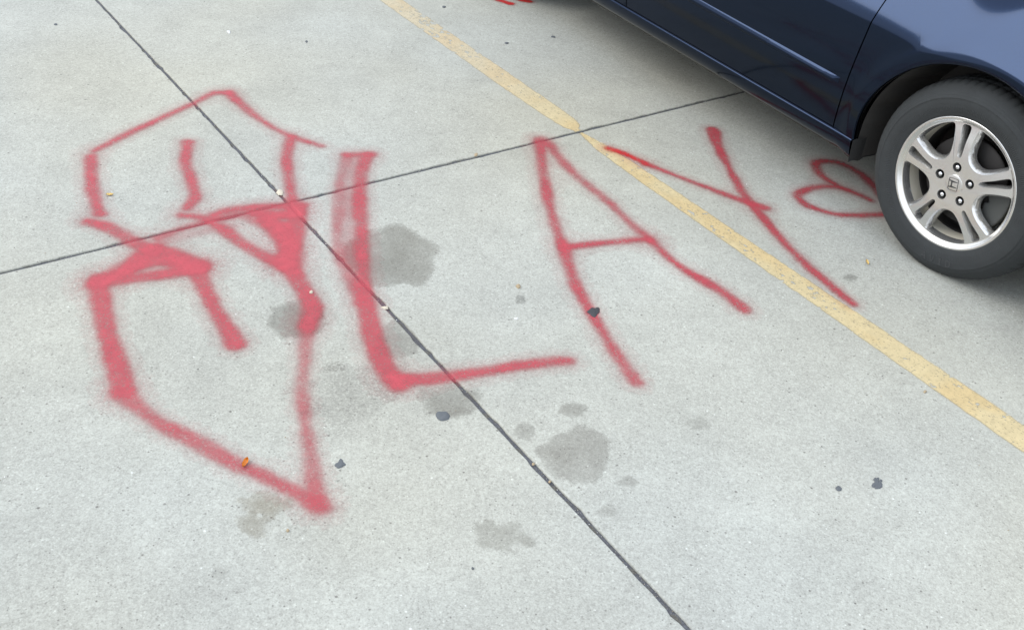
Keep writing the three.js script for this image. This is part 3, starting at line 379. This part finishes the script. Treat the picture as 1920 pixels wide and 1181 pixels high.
function arched(name, cx, outline) {                                 // a panel cut out round a wheel: rays from the wheel's centre to the panel's outline
  const th0 = Math.PI * 1.03, th1 = -0.03 * Math.PI, NT2 = 220, NR = 90, corners = outline.map(([x, y]) => Math.atan2(y - AY, x - cx)).map((t) => (t < -1 ? t + 2 * Math.PI : t));
  const ths = []; for (let i = 0; i <= NT2; i++) ths.push(mixn(th0, th1, i / NT2)); for (const t of corners) if (t < th0 && t > th1) ths.push(t); ths.sort((p, q) => q - p);
  const hit = (t) => { const dx = Math.cos(t), dy = Math.sin(t); let best = 1; for (let i = 0; i < outline.length - 1; i++) { const [ax, ay] = outline[i], [bx, by] = outline[i + 1], ex = bx - ax, ey = by - ay, den = dx * ey - dy * ex; if (Math.abs(den) < 1e-9) continue; const r = ((ax - cx) * ey - (ay - AY) * ex) / den, s = ((ax - cx) * dy - (ay - AY) * dx) / den; if (r > 0 && s >= -1e-4 && s <= 1.0001) { best = r; break; } } return best; };
  const hits = ths.map(hit), arch = (t) => 1 / Math.hypot(Math.cos(t) / ARX, Math.sin(t) / ARY);
  return [0, 1].map((far) => {
    const put = (i, r, inn) => { const t = ths[i], x = cx + Math.cos(t) * r, y = AY + Math.sin(t) * r, z = side(x, y) - inn; return [x, y, far ? flip(z) : z]; };
    const g = [grid(ths.length, NR, (i, j) => { const f = j / (NR - 1); return put(i, mixn(arch(ths[i]), hits[i], f), 0.004 * Math.pow(1 - Math.min(1, f * 30), 2)); }),
      grid(ths.length, 4, (i, j) => put(i, arch(ths[i]) + [0, -0.0025, -0.002, 0.004][j], [0.004, 0.007, 0.022, 0.03][j])),
      grid(ths.length, 2, (i, j) => put(i, hits[i], j * 0.012)),
      grid(2, NR, (i, j) => put(0, mixn(arch(ths[0]), hits[0], j / (NR - 1)), i * 0.012))];
    return mesh(name, mergeGeometries(g.map((q) => q.toNonIndexed())), paint, car);
  });
}
const gx = (y) => gapX(y) + SPLIT;
arched('front_fender', 0, [[gx(0.2), 0.2], [gx(0.5), 0.5], [gx(0.93), 0.93], [0.05, 0.905], [0.5, 0.83], [0.60, 0.72], [0.52, 0.25]]);
arched('rear_quarter_panel', -2.74, [[-3.42, 0.25], [-3.5, 0.6], [-3.6, 0.9], [-3.0, 0.93], [-2.365, 0.93], [-2.365, 0.62], [-2.30, 0.5], [-2.17, 0.28], [-2.15, 0.2]]);
// sill
const sillShape = [[-0.004, 0.2905], [0.0135, 0.2885], [0.0205, 0.2868], [0.0235, 0.2835], [0.0238, 0.278], [0.021, 0.258], [0.012, 0.238], [0.000, 0.224], [-0.014, 0.2165], [-0.04, 0.212], [-0.12, 0.205]];
for (const far of [0, 1]) {
  const xs = []; for (let i = 0; i <= 60; i++) xs.push(mixn(-2.33, -0.404, i / 60));
  const g = grid(xs.length, sillShape.length, (i, j) => { const x = xs[i], s = smooth(-0.47, -0.41, x), y = sillShape[j][1] - (j > 5 ? s * 0.012 : 0), z = sillShape[j][0] + 0.0 - 0.004 * Math.pow((x + 1.3) / 1.2, 2) - (x < -1 ? 0 : 0); return [x, y, far ? flip(z) : z]; });
  const cap = grid(2, sillShape.length, (i, j) => { const z = i ? sillShape[j][0] - 0.0026 : -0.14, x = -0.404; return [x, sillShape[j][1] - (j > 5 ? 0.012 : 0), far ? flip(z) : z]; });
  const s = mesh('sill', mergeGeometries([g.toNonIndexed(), cap.toNonIndexed()]), paint, car);
  const lip = grid(161, 3, (i, j) => { const x = mixn(-2.33, -0.404, i / 160), n = (fbm(x * 30, 4, 3) - 0.5) * 0.006, e = smooth(-0.47, -0.41, x) * 0.012, z = [-0.010, -0.016, -0.03][j], y = [0.2185, 0.2125, 0.2105][j] - e + n * [0.6, 1, 0][j]; return [x, y - 0.0008, far ? flip(z + 0.0004) : z + 0.0004]; });
  mesh('lower_seam', lip, std(lin(0.07, 0.064, 0.054), 0.95), s);
}
// moulding along the doors
const mould = [[-0.001, -0.0150], [0.005, -0.0146], [0.0092, -0.0115], [0.0105, -0.003], [0.0098, 0.0005], [0.0022, 0.0125], [-0.001, 0.0138]];
function moulding(door, x0, x1, far) {
  const g = grid(60, mould.length, (i, j) => { const t = i / 59, x = mixn(x0, x1, t), e = smooth(0, 0.01, x1 - x) * smooth(0, 0.01, x - x0), y = 0.4585 - (x + 0.5) * 0.013 + mould[j][1] * (0.75 + 0.25 * e), z = side(x, y) + mould[j][0] * (0.08 + 0.92 * e); return [x, y, far ? flip(z) : z]; });
  mesh('side_moulding', toCreasedNormals(g, 0.5), paint, door);
}
const doorsF = car.children.filter((o) => o.name === 'front_door'), doorsR = car.children.filter((o) => o.name === 'rear_door');
[0, 1].forEach((far) => { moulding(doorsF[far], -1.665, -0.513, far); moulding(doorsR[far], -2.20, -1.69, far); });
// door handles
for (const [list, x] of [[doorsF, -1.5], [doorsR, -2.25]]) list.forEach((d, far) => {
  const g = new THREE.CapsuleGeometry(0.014, 0.17, 6, 12); g.rotateZ(Math.PI / 2); g.translate(x, 0.83, far ? flip(side(x, 0.83) + 0.016) : side(x, 0.83) + 0.016); mesh('door_handle', g, paint, d);
});
// wheel arch liner, with the splash flap behind the wheel
for (const cx of [0, -2.74]) for (const far of [0, 1]) {
  const g = grid(100, 14, (i, j) => {
    const f = i / 99 * 1.24 - 0.12, q = j / 13, t = Math.PI * (1 - clamp(f)), r = 0.401 + 0.005 * Math.sin(t * 22) * q * (1 - q) * 4 - 0.016 * q, drop = f < 0 ? -f : f > 1 ? f - 1 : 0, z = -0.010 - 0.27 * q;
    const x = cx + Math.cos(t) * r, y = AY + Math.sin(t) * r * 0.945 - drop * 0.95; return [x, y, far ? flip(z) : z];
  });
  const back = grid(40, 2, (i, j) => { const t = mixn(1.075 * Math.PI, -0.07 * Math.PI, i / 39), r = j ? 0.39 : 0.0; const z = -0.28; return [cx + Math.cos(t) * r, AY + Math.sin(t) * r, far ? flip(z) : z]; });
  const l = mesh('arch_liner', mergeGeometries([g.toNonIndexed(), back.toNonIndexed()]), plastic, car);
  const flap = grid(10, 8, (i, j) => { const a = i / 9, b = j / 7, y = mixn(0.198, 0.285, b), x = cx - 0.3985 + 0.004 * Math.sin(a * 5), z = mixn(0.010 + 0.008 * b, -0.10, a); return [x, y + 0.004 * Math.sin(a * 9), far ? flip(z) : z]; });
  mesh('splash_flap', flap, std(lin(0.016, 0.016, 0.0155), 0.85), l);
}
// ---- wheels
const alloy = std(lin(0.62, 0.615, 0.60), 0.26, { metalness: 0.88 }), alloyDusty = std(lin(0.50, 0.47, 0.39), 0.6, { metalness: 0.15 }), pocketM = std(lin(0.10, 0.098, 0.092), 0.5, { metalness: 0.6 }), iron = std(lin(0.022, 0.020, 0.019), 0.65, { metalness: 0.4 }), caliperM = std(lin(0.065, 0.068, 0.065), 0.6, { metalness: 0.3 });
const tyreMat = (() => {
  const w = 2048, h = 256, d = new Uint8Array(w * h * 4), c = new Uint8Array(w * h * 4), r = rng(31);
  for (let y = 0; y < h; y++) for (let x = 0; x < w; x++) {
    const v = y / h, o = (y * w + x) * 4, tread = v > 0.46 && v < 0.86; let k = 160 + (r() - 0.5) * 24 + (fbm(x / 9, y / 9, 3) - 0.5) * 50;
    if (tread) { const p = (x / w * 68 + (v - 0.46) * 3) % 1; if (p < 0.16) k = 40; }
    else if (v > 0.085 && v < 0.125) { if ((x / w * 260) % 1 < 0.4) k -= 70; } else if (v > 0.235 && v < 0.255) k -= 60;
    else if (v > 0.36 && v <= 0.46) { const p = (x / w * 68 + 0.2) % 1; if (p < 0.12) k = 90; }
    d[o] = d[o + 1] = d[o + 2] = clamp(k, 0, 255); d[o + 3] = 255;
    const dust = 0.9 + 0.2 * fbm(x / 40, y / 14 + 60, 4) + (r() - 0.5) * 0.12, e = tread ? 0.86 : 1;
    c[o] = 36 * dust * e; c[o + 1] = 39 * dust * e; c[o + 2] = 40 * dust * e; c[o + 3] = 255;
  }
  return std(lin(1, 1, 1), 0.82, { map: dataTex(c, w, h, true, true), bumpMap: dataTex(d, w, h, false, true), bumpScale: 0.0035 });
})();
const font = await new FontLoader().loadAsync('fonts/droid/droid_sans_bold.typeface.json');
const NUT0 = 2.98309, HUB = 0.3177;
function makeWheel(steer) {
  const wheel = new THREE.Group(); wheel.name = 'wheel';
  // tyre
  const side_ = [[0.2120, -0.010], [0.2170, 0.001], [0.222, 0.004], [0.2285, 0.0055], [0.232, 0.0075], [0.236, 0.0078], [0.244, 0.0105], [0.256, 0.0125], [0.266, 0.0125], [0.2745, 0.011], [0.2752, 0.0122], [0.2785, 0.0118], [0.2795, 0.010], [0.288, 0.006], [0.296, 0.001], [0.3015, -0.004], [0.306, -0.009], [0.3125, -0.0165], [0.318, -0.024], [0.3225, -0.034]];
  const tr = []; const T = [[0.3245, -0.042], [0.3252, -0.058], [0.318, -0.059], [0.318, -0.067], [0.3262, -0.068], [0.3268, -0.092], [0.319, -0.093], [0.319, -0.102], [0.327, -0.103], [0.3268, -0.128], [0.319, -0.129], [0.319, -0.137], [0.3258, -0.138], [0.3245, -0.156]]; tr.push(...T);
  const inner = side_.slice().reverse().map(([r, z]) => [r, -0.198 - z]);
  const g = lathe([...side_, ...tr, ...inner], 340); const p = g.attributes.position;
  for (let i = 0; i < p.count; i++) { const x0 = p.getX(i), y0 = p.getY(i), r0 = Math.hypot(x0, y0), sg = Math.round((Math.atan2(y0, x0) + Math.PI) / (2 * Math.PI) * 340); if (r0 > 0.3135 && sg % 5 === 0) { const k = 1 - (r0 > 0.32 ? 0.0055 : 0.003) / r0; p.setX(i, x0 * k); p.setY(i, y0 * k); }
    const y = p.getY(i), x = p.getX(i); if (y < -0.27) { const q = smooth(-0.27, -0.318, y) * Math.exp(-Math.pow(x / 0.11, 2)); p.setZ(i, p.getZ(i) + (p.getZ(i) > -0.05 ? 1 : p.getZ(i) < -0.15 ? -1 : 0) * 0.007 * q); } if (y < -HUB + 0.0008) p.setY(i, -HUB + 0.0008); }
  g.computeVertexNormals();
  const tyre = mesh('tyre', g, tyreMat, wheel);
  { // raised letters on the sidewall
    const word = 'AVID', gs = [], at = -1.58, rr = 0.262;
    [...word].forEach((ch, k) => { const t = new TextGeometry(ch, { font, size: 0.024, depth: 0.0012, curveSegments: 3, bevelEnabled: false }); t.computeBoundingBox(); const b = t.boundingBox; t.translate(-(b.max.x + b.min.x) / 2, -0.013, 0); t.translate(0, 0, 0.0122); t.rotateZ(0); const a = at + k * 0.118; t.translate(0, -rr, 0); t.rotateZ(a + Math.PI / 2); gs.push(t); });
    mesh('raised_lettering', mergeGeometries(gs), std(lin(0.027, 0.029, 0.030), 0.8), wheel);
  }
  // rim
  mesh('rim_barrel', lathe([[0.2105, -0.014], [0.2165, -0.012], [0.2185, -0.005], [0.2180, 0.0005], [0.2150, 0.0022], [0.2105, 0.0010], [0.2070, -0.0012], [0.2058, -0.0045], [0.2015, -0.0065], [0.1985, -0.0100]], 120), alloy, wheel);
  mesh('rim_well', lathe([[0.1985, -0.0100], [0.1965, -0.018], [0.1940, -0.035], [0.1915, -0.060], [0.1895, -0.086]], 120), alloyDusty, wheel);
  mesh('inner_barrel', lathe([[0.1895, -0.086], [0.184, -0.090], [0.183, -0.12], [0.19, -0.17], [0.21, -0.185]], 120), iron, wheel);
  const P = (r, a) => new THREE.Vector2(r * Math.cos(a), r * Math.sin(a)), D = Math.PI / 180, holes = [], ring = [];
  for (let i = 0; i < 120; i++) ring.push(P(0.2005, i / 120 * Math.PI * 2));
  const rounded = (pts) => new THREE.CatmullRomCurve3(pts.map((p) => new THREE.Vector3(p.x, p.y, 0)), true, 'centripetal', 0.5).getSpacedPoints(72).slice(0, -1).map((p) => new THREE.Vector2(p.x, p.y));
  for (let k = 0; k < 5; k++) {
    const s = NUT0 - k * 72 * D, m = s + 36 * D, pts = [];
    for (let i = 0; i <= 10; i++) pts.push(P(0.1925, m + mixn(-19.8, 19.8, i / 10) * D));
    const sideR = [[0.187, 20.6], [0.172, 20.5], [0.15, 19.8], [0.132, 18.4], [0.115, 15.6], [0.103, 11.0], [0.0975, 5.5], [0.0962, 0]];
    for (const [r, q] of sideR) pts.push(P(r, m + q * D)); for (const [r, q] of sideR.slice(0, -1).reverse()) pts.push(P(r, m - q * D));
    holes.push([rounded(pts), 0.0095]);
    const sl = [[0.093, 0], [0.096, 1.5], [0.14, 2.7], [0.186, 3.5], [0.190, 3.0], [0.191, 0], [0.190, -3.0], [0.186, -3.5], [0.14, -2.7], [0.096, -1.5]];
    holes.push([rounded(sl.map(([r, q]) => P(r, s + q * D))), 0.0045]);
    const c2 = []; for (let i = 0; i < 28; i++) { const q = i / 28 * Math.PI * 2; c2.push(new THREE.Vector2(0.05715 * Math.cos(s) + 0.0130 * Math.cos(q), 0.05715 * Math.sin(s) + 0.0130 * Math.sin(q))); } holes.push([c2, 0.0028]);
  }
  const grow = (pts, e) => pts.map((p, i) => { const a = pts[(i + pts.length - 1) % pts.length], b = pts[(i + 1) % pts.length], d = b.clone().sub(a).normalize(); const q = new THREE.Vector2(p.x + d.y * e, p.y - d.x * e), l = q.length(); return l > 0.1965 ? q.multiplyScalar(0.1965 / l) : q; });
  const faceZ = (x, y) => { const r = Math.hypot(x, y); return -0.003 - 0.0085 * smooth(0.1, 0.2, r) + 0.003 * Math.sin(clamp((r - 0.05) / 0.15) * Math.PI); };
  const gs2 = [], wide = holes.map(([p, e]) => grow(p, THREE.ShapeUtils.isClockWise(p) ? -e : e)), tri = THREE.ShapeUtils.triangulateShape(ring, wide), flat = [ring, ...wide].flat();
  { const lid = new THREE.BufferGeometry(), pos = []; for (const q of tri) for (const i of q) { const v = flat[i]; pos.push(v.x, v.y, faceZ(v.x, v.y)); } lid.setAttribute('position', new THREE.Float32BufferAttribute(pos, 3)); const nn = []; for (let i = 0; i < pos.length; i += 3) { const e = 0.0005, nx = faceZ(pos[i] - e, pos[i + 1]) - faceZ(pos[i] + e, pos[i + 1]), ny = faceZ(pos[i], pos[i + 1] - e) - faceZ(pos[i], pos[i + 1] + e), l = Math.hypot(nx, ny, 2 * e); nn.push(nx / l, ny / l, 2 * e / l); } lid.setAttribute('normal', new THREE.Float32BufferAttribute(nn, 3)); gs2.push(lid); }
  holes.forEach(([p, e], k) => { const n = p.length, deep = e > 0.004 ? 0.030 : 0.018, wl = grid(n + 1, 5, (i, j) => { const o = p[i % n], q = wide[k][i % n], f = [1, 0.66, 0.22, 0, -0.06][j], x = mixn(o.x, q.x, f), y = mixn(o.y, q.y, f), z0 = faceZ(q.x, q.y); return [x, y, z0 - [0, 0.0044, 0.0112, 0.016, deep][j]]; }); const ng = wl.toNonIndexed(); ng.deleteAttribute('uv'); gs2.push(toCreasedNormals(ng, 0.6)); });
  const sp = mergeGeometries(gs2);
  mesh('spokes', sp, alloy, wheel);
  const bk = new THREE.CircleGeometry(0.075, 40); bk.translate(0, 0, -0.022); mesh('hub_back', bk, std(lin(0.02, 0.02, 0.02), 0.8), wheel);
  for (let k = 0; k < 5; k++) {
    const s = NUT0 - k * 72 * D, n = lathe([[0, -0.0005], [0.0035, -0.001], [0.0066, -0.0032], [0.0082, -0.0065], [0.0086, -0.022]], 6), nut = mesh('lug_nut', n, chromeM, wheel); nut.position.set(0.05715 * Math.cos(s), 0.05715 * Math.sin(s), 0.0005);
    nut.geometry.computeVertexNormals();
    const pocket = lathe([[0.0140, -0.0046], [0.0134, -0.0062], [0.0128, -0.018]], 32); const pk = mesh('nut_pocket', pocket, pocketM, wheel); pk.position.set(nut.position.x, nut.position.y, 0);
  }
  const cap = mesh('centre_cap', lathe([[0, -0.0005], [0.022, -0.0010], [0.0300, -0.0022], [0.0322, -0.0040], [0.0326, -0.0075], [0.034, -0.0075], [0.0345, -0.0035]], 64), alloy, wheel);
  { // emblem: an H on its side in a rounded frame
    const dark = std(lin(0.03, 0.03, 0.028), 0.5), o = new THREE.Shape(), W2 = 0.0172, H2 = 0.0205, rc = 0.006;
    const rr = (s, w, h, r) => { s.moveTo(-w + r, -h); s.lineTo(w - r, -h); s.quadraticCurveTo(w, -h, w, -h + r); s.lineTo(w, h - r); s.quadraticCurveTo(w, h, w - r, h); s.lineTo(-w + r, h); s.quadraticCurveTo(-w, h, -w, h - r); s.lineTo(-w, -h + r); s.quadraticCurveTo(-w, -h, -w + r, -h); };
    rr(o, W2, H2, rc); const hole = new THREE.Path(); rr(hole, W2 - 0.0013, H2 - 0.0013, rc - 0.001); o.holes.push(hole);
    const H = new THREE.Shape([[-0.0150, 0.0128], [-0.0150, 0.0098], [-0.0080, 0.0066], [-0.0080, -0.0066], [-0.0150, -0.0098], [-0.0150, -0.0128], [0.0140, -0.0100], [0.0140, -0.0080], [-0.0035, -0.0062], [-0.0035, 0.0062], [0.0140, 0.0080], [0.0140, 0.0100]].map(([x, y]) => new THREE.Vector2(x, y)));
    const e = { depth: 0.0009, bevelEnabled: false, curveSegments: 6 }, ge = mergeGeometries([new THREE.ExtrudeGeometry(o, e), new THREE.ExtrudeGeometry(H, e)]);
    ge.rotateZ(0.17); ge.translate(0, 0, -0.0008); mesh('emblem', ge, dark, wheel);
  }
  // brake
  mesh('brake_disc', lathe([[0.07, -0.062], [0.142, -0.062], [0.142, -0.085], [0.07, -0.085]], 64), iron, wheel);
  mesh('brake_hat', lathe([[0, -0.04], [0.072, -0.04], [0.078, -0.062]], 48), iron, wheel);
  const cs = new THREE.Shape(); for (let i = 0; i <= 10; i++) { const a = mixn(-0.62, 0.30, i / 10); i ? cs.lineTo(0.168 * Math.cos(a), 0.168 * Math.sin(a)) : cs.moveTo(0.168 * Math.cos(a), 0.168 * Math.sin(a)); } for (let i = 0; i <= 10; i++) { const a = mixn(0.24, -0.56, i / 10), r = 0.108 + 0.006 * Math.sin(i * 1.5); cs.lineTo(r * Math.cos(a), r * Math.sin(a)); }
  const cg = new THREE.ExtrudeGeometry(cs, { depth: 0.045, bevelEnabled: true, bevelSize: 0.005, bevelThickness: 0.006, bevelSegments: 2 }); cg.translate(0, 0, -0.10); mesh('brake_caliper', cg, caliperM, wheel);
  wheel.rotation.y = steer; return wheel;
}
const fw = makeWheel(0.03); fw.position.set(0, HUB, 0); car.add(fw);
for (const [x, far] of [[0, 1], [-2.74, 0], [-2.74, 1]]) { const w = fw.clone(); w.rotation.set(0, far ? Math.PI + (x ? 0 : 0.03) : 0, 0); w.position.set(x, HUB, far ? flip(-0.004) : -0.004); car.add(w); }
// ---- body above and around, mostly outside the picture
const yHood = (x, s) => mixn(0.945, 0.70, Math.pow(clamp((x + 0.5) / 1.42), 1.8)) + 0.035 * (1 - s * s) - 0.012;
const hw = (x) => side(x, x > 0.05 ? mixn(0.905, 0.83, clamp((x - 0.05) / 0.45)) : mixn(0.93, 0.905, clamp((x + 0.44) / 0.49))) - 0.004 - ZC;
mesh('bonnet', grid(40, 40, (i, j) => { const s = j / 39 * 2 - 1, x = mixn(-0.62, 0.86 - 0.16 * s * s, i / 39), w = hw(Math.min(x, 0.6)) - 0.5 * Math.max(0, x - 0.6); return [x, yHood(x, s) - 0.02 * Math.pow(Math.abs(s), 8), ZC + s * w]; }), paint, car);
const bumper = (sx, x1, name) => mesh(name, grid(50, 24, (i, j) => { const s = i / 49 * 2 - 1, v = j / 23, a = s * Math.PI / 2, y = mixn(0.2, 0.72, v); return [x1 - sx * (1 - Math.pow(Math.cos(a), 0.45)) * 0.42 + sx * 0.05 * Math.sin(v * Math.PI), y, ZC + Math.sign(s) * Math.pow(Math.abs(Math.sin(a)), 0.8) * 0.86]; }), paint, car);
bumper(1, 0.90, 'front_bumper'); bumper(-1, -3.85, 'rear_bumper');
for (const s of [-1, 1]) {
  mesh('headlight', grid(16, 10, (i, j) => { const a = i / 15, b = j / 9; return [mixn(0.88, 0.52, a * a), mixn(0.60, 0.72, b) + 0.06 * a, ZC + s * mixn(0.42, 0.80, Math.sqrt(a)) - s * 0.03 * b]; }), phys(lin(0.7, 0.7, 0.7), 0.1, { clearcoat: 1 }), car);
  mesh('tail_light', grid(12, 10, (i, j) => { const a = i / 11, b = j / 9; return [mixn(-3.86, -3.6, a * a), mixn(0.66, 0.84, b), ZC + s * mixn(0.5, 0.80, Math.sqrt(a)) - s * 0.03 * b]; }), phys(lin(0.35, 0.01, 0.01), 0.15, { clearcoat: 1 }), car);
}
const quad = (name, a, b, c, d, m, bulge = 0) => mesh(name, grid(14, 14, (i, j) => { const u = i / 13, v = j / 13, p = [0, 1, 2].map((k) => mixn(mixn(a[k], b[k], u), mixn(d[k], c[k], u), v)); p[1] += bulge * Math.sin(u * Math.PI); return p; }), m, car);
const zr = ZC + 0.56, zl = ZC - 0.56, zb = ZC + 0.78, zbl = ZC - 0.78;
quad('windscreen', [-0.60, 0.955, zbl], [-0.60, 0.955, zb], [-1.30, 1.395, zr], [-1.30, 1.395, zl], glass, 0.03);
quad('roof', [-1.30, 1.397, zl], [-1.30, 1.397, zr], [-2.45, 1.40, zr], [-2.45, 1.40, zl], paint, 0.045);
quad('rear_window', [-2.45, 1.398, zl], [-2.45, 1.398, zr], [-3.10, 1.02, zb], [-3.10, 1.02, zbl], glass, 0.03);
quad('boot_lid', [-3.10, 1.015, zbl], [-3.10, 1.015, zb], [-3.84, 0.93, zb - 0.1], [-3.84, 0.93, zbl + 0.1], paint, 0.03);
quad('boot_face', [-3.84, 0.93, zbl + 0.1], [-3.84, 0.93, zb - 0.1], [-3.88, 0.66, zb - 0.08], [-3.88, 0.66, zbl + 0.08], paint);
for (const s of [1, -1]) {
  const Z = (z) => (s > 0 ? z : flip(z)), lo = (x) => [x, 0.925, Z(side(x, 0.925) - 0.006)], hi = (x) => [x, 1.385, Z(zr)];
  quad('side_window', lo(-0.78), lo(-1.66), hi(-1.70), hi(-1.34), glass); quad('side_window', lo(-1.74), lo(-2.58), hi(-2.32), hi(-1.74), glass);
  quad('window_pillar', lo(-0.60), lo(-0.78), hi(-1.34), hi(-1.26), paint); quad('window_pillar', lo(-1.66), lo(-1.74), hi(-1.74), hi(-1.70), rubberTrim); quad('window_pillar', lo(-2.58), lo(-3.12), hi(-2.50), hi(-2.32), paint);
  const mg = new THREE.SphereGeometry(1, 24, 16); mg.scale(0.07, 0.075, 0.11); mg.translate(-0.80, 1.0, Z(0.06)); mesh('door_mirror', mg, paint, car);
}
// floor pan and wheel axles' boxes keep the sky out from below
const box = (name, x0, x1, y0, y1, z0, z1) => { const g = new THREE.BoxGeometry(x1 - x0, y1 - y0, z1 - z0); g.translate((x0 + x1) / 2, (y0 + y1) / 2, (z0 + z1) / 2); mesh(name, g, black, car); };
box('floor_pan', -2.33, -0.41, 0.20, 0.26, flip(-0.06), -0.06); box('engine_tray', -0.409, 0.80, 0.20, 0.24, flip(-0.29), -0.29); box('rear_floor', -3.75, -2.331, 0.22, 0.30, flip(-0.29), -0.29);

renderer.render(scene, camera);
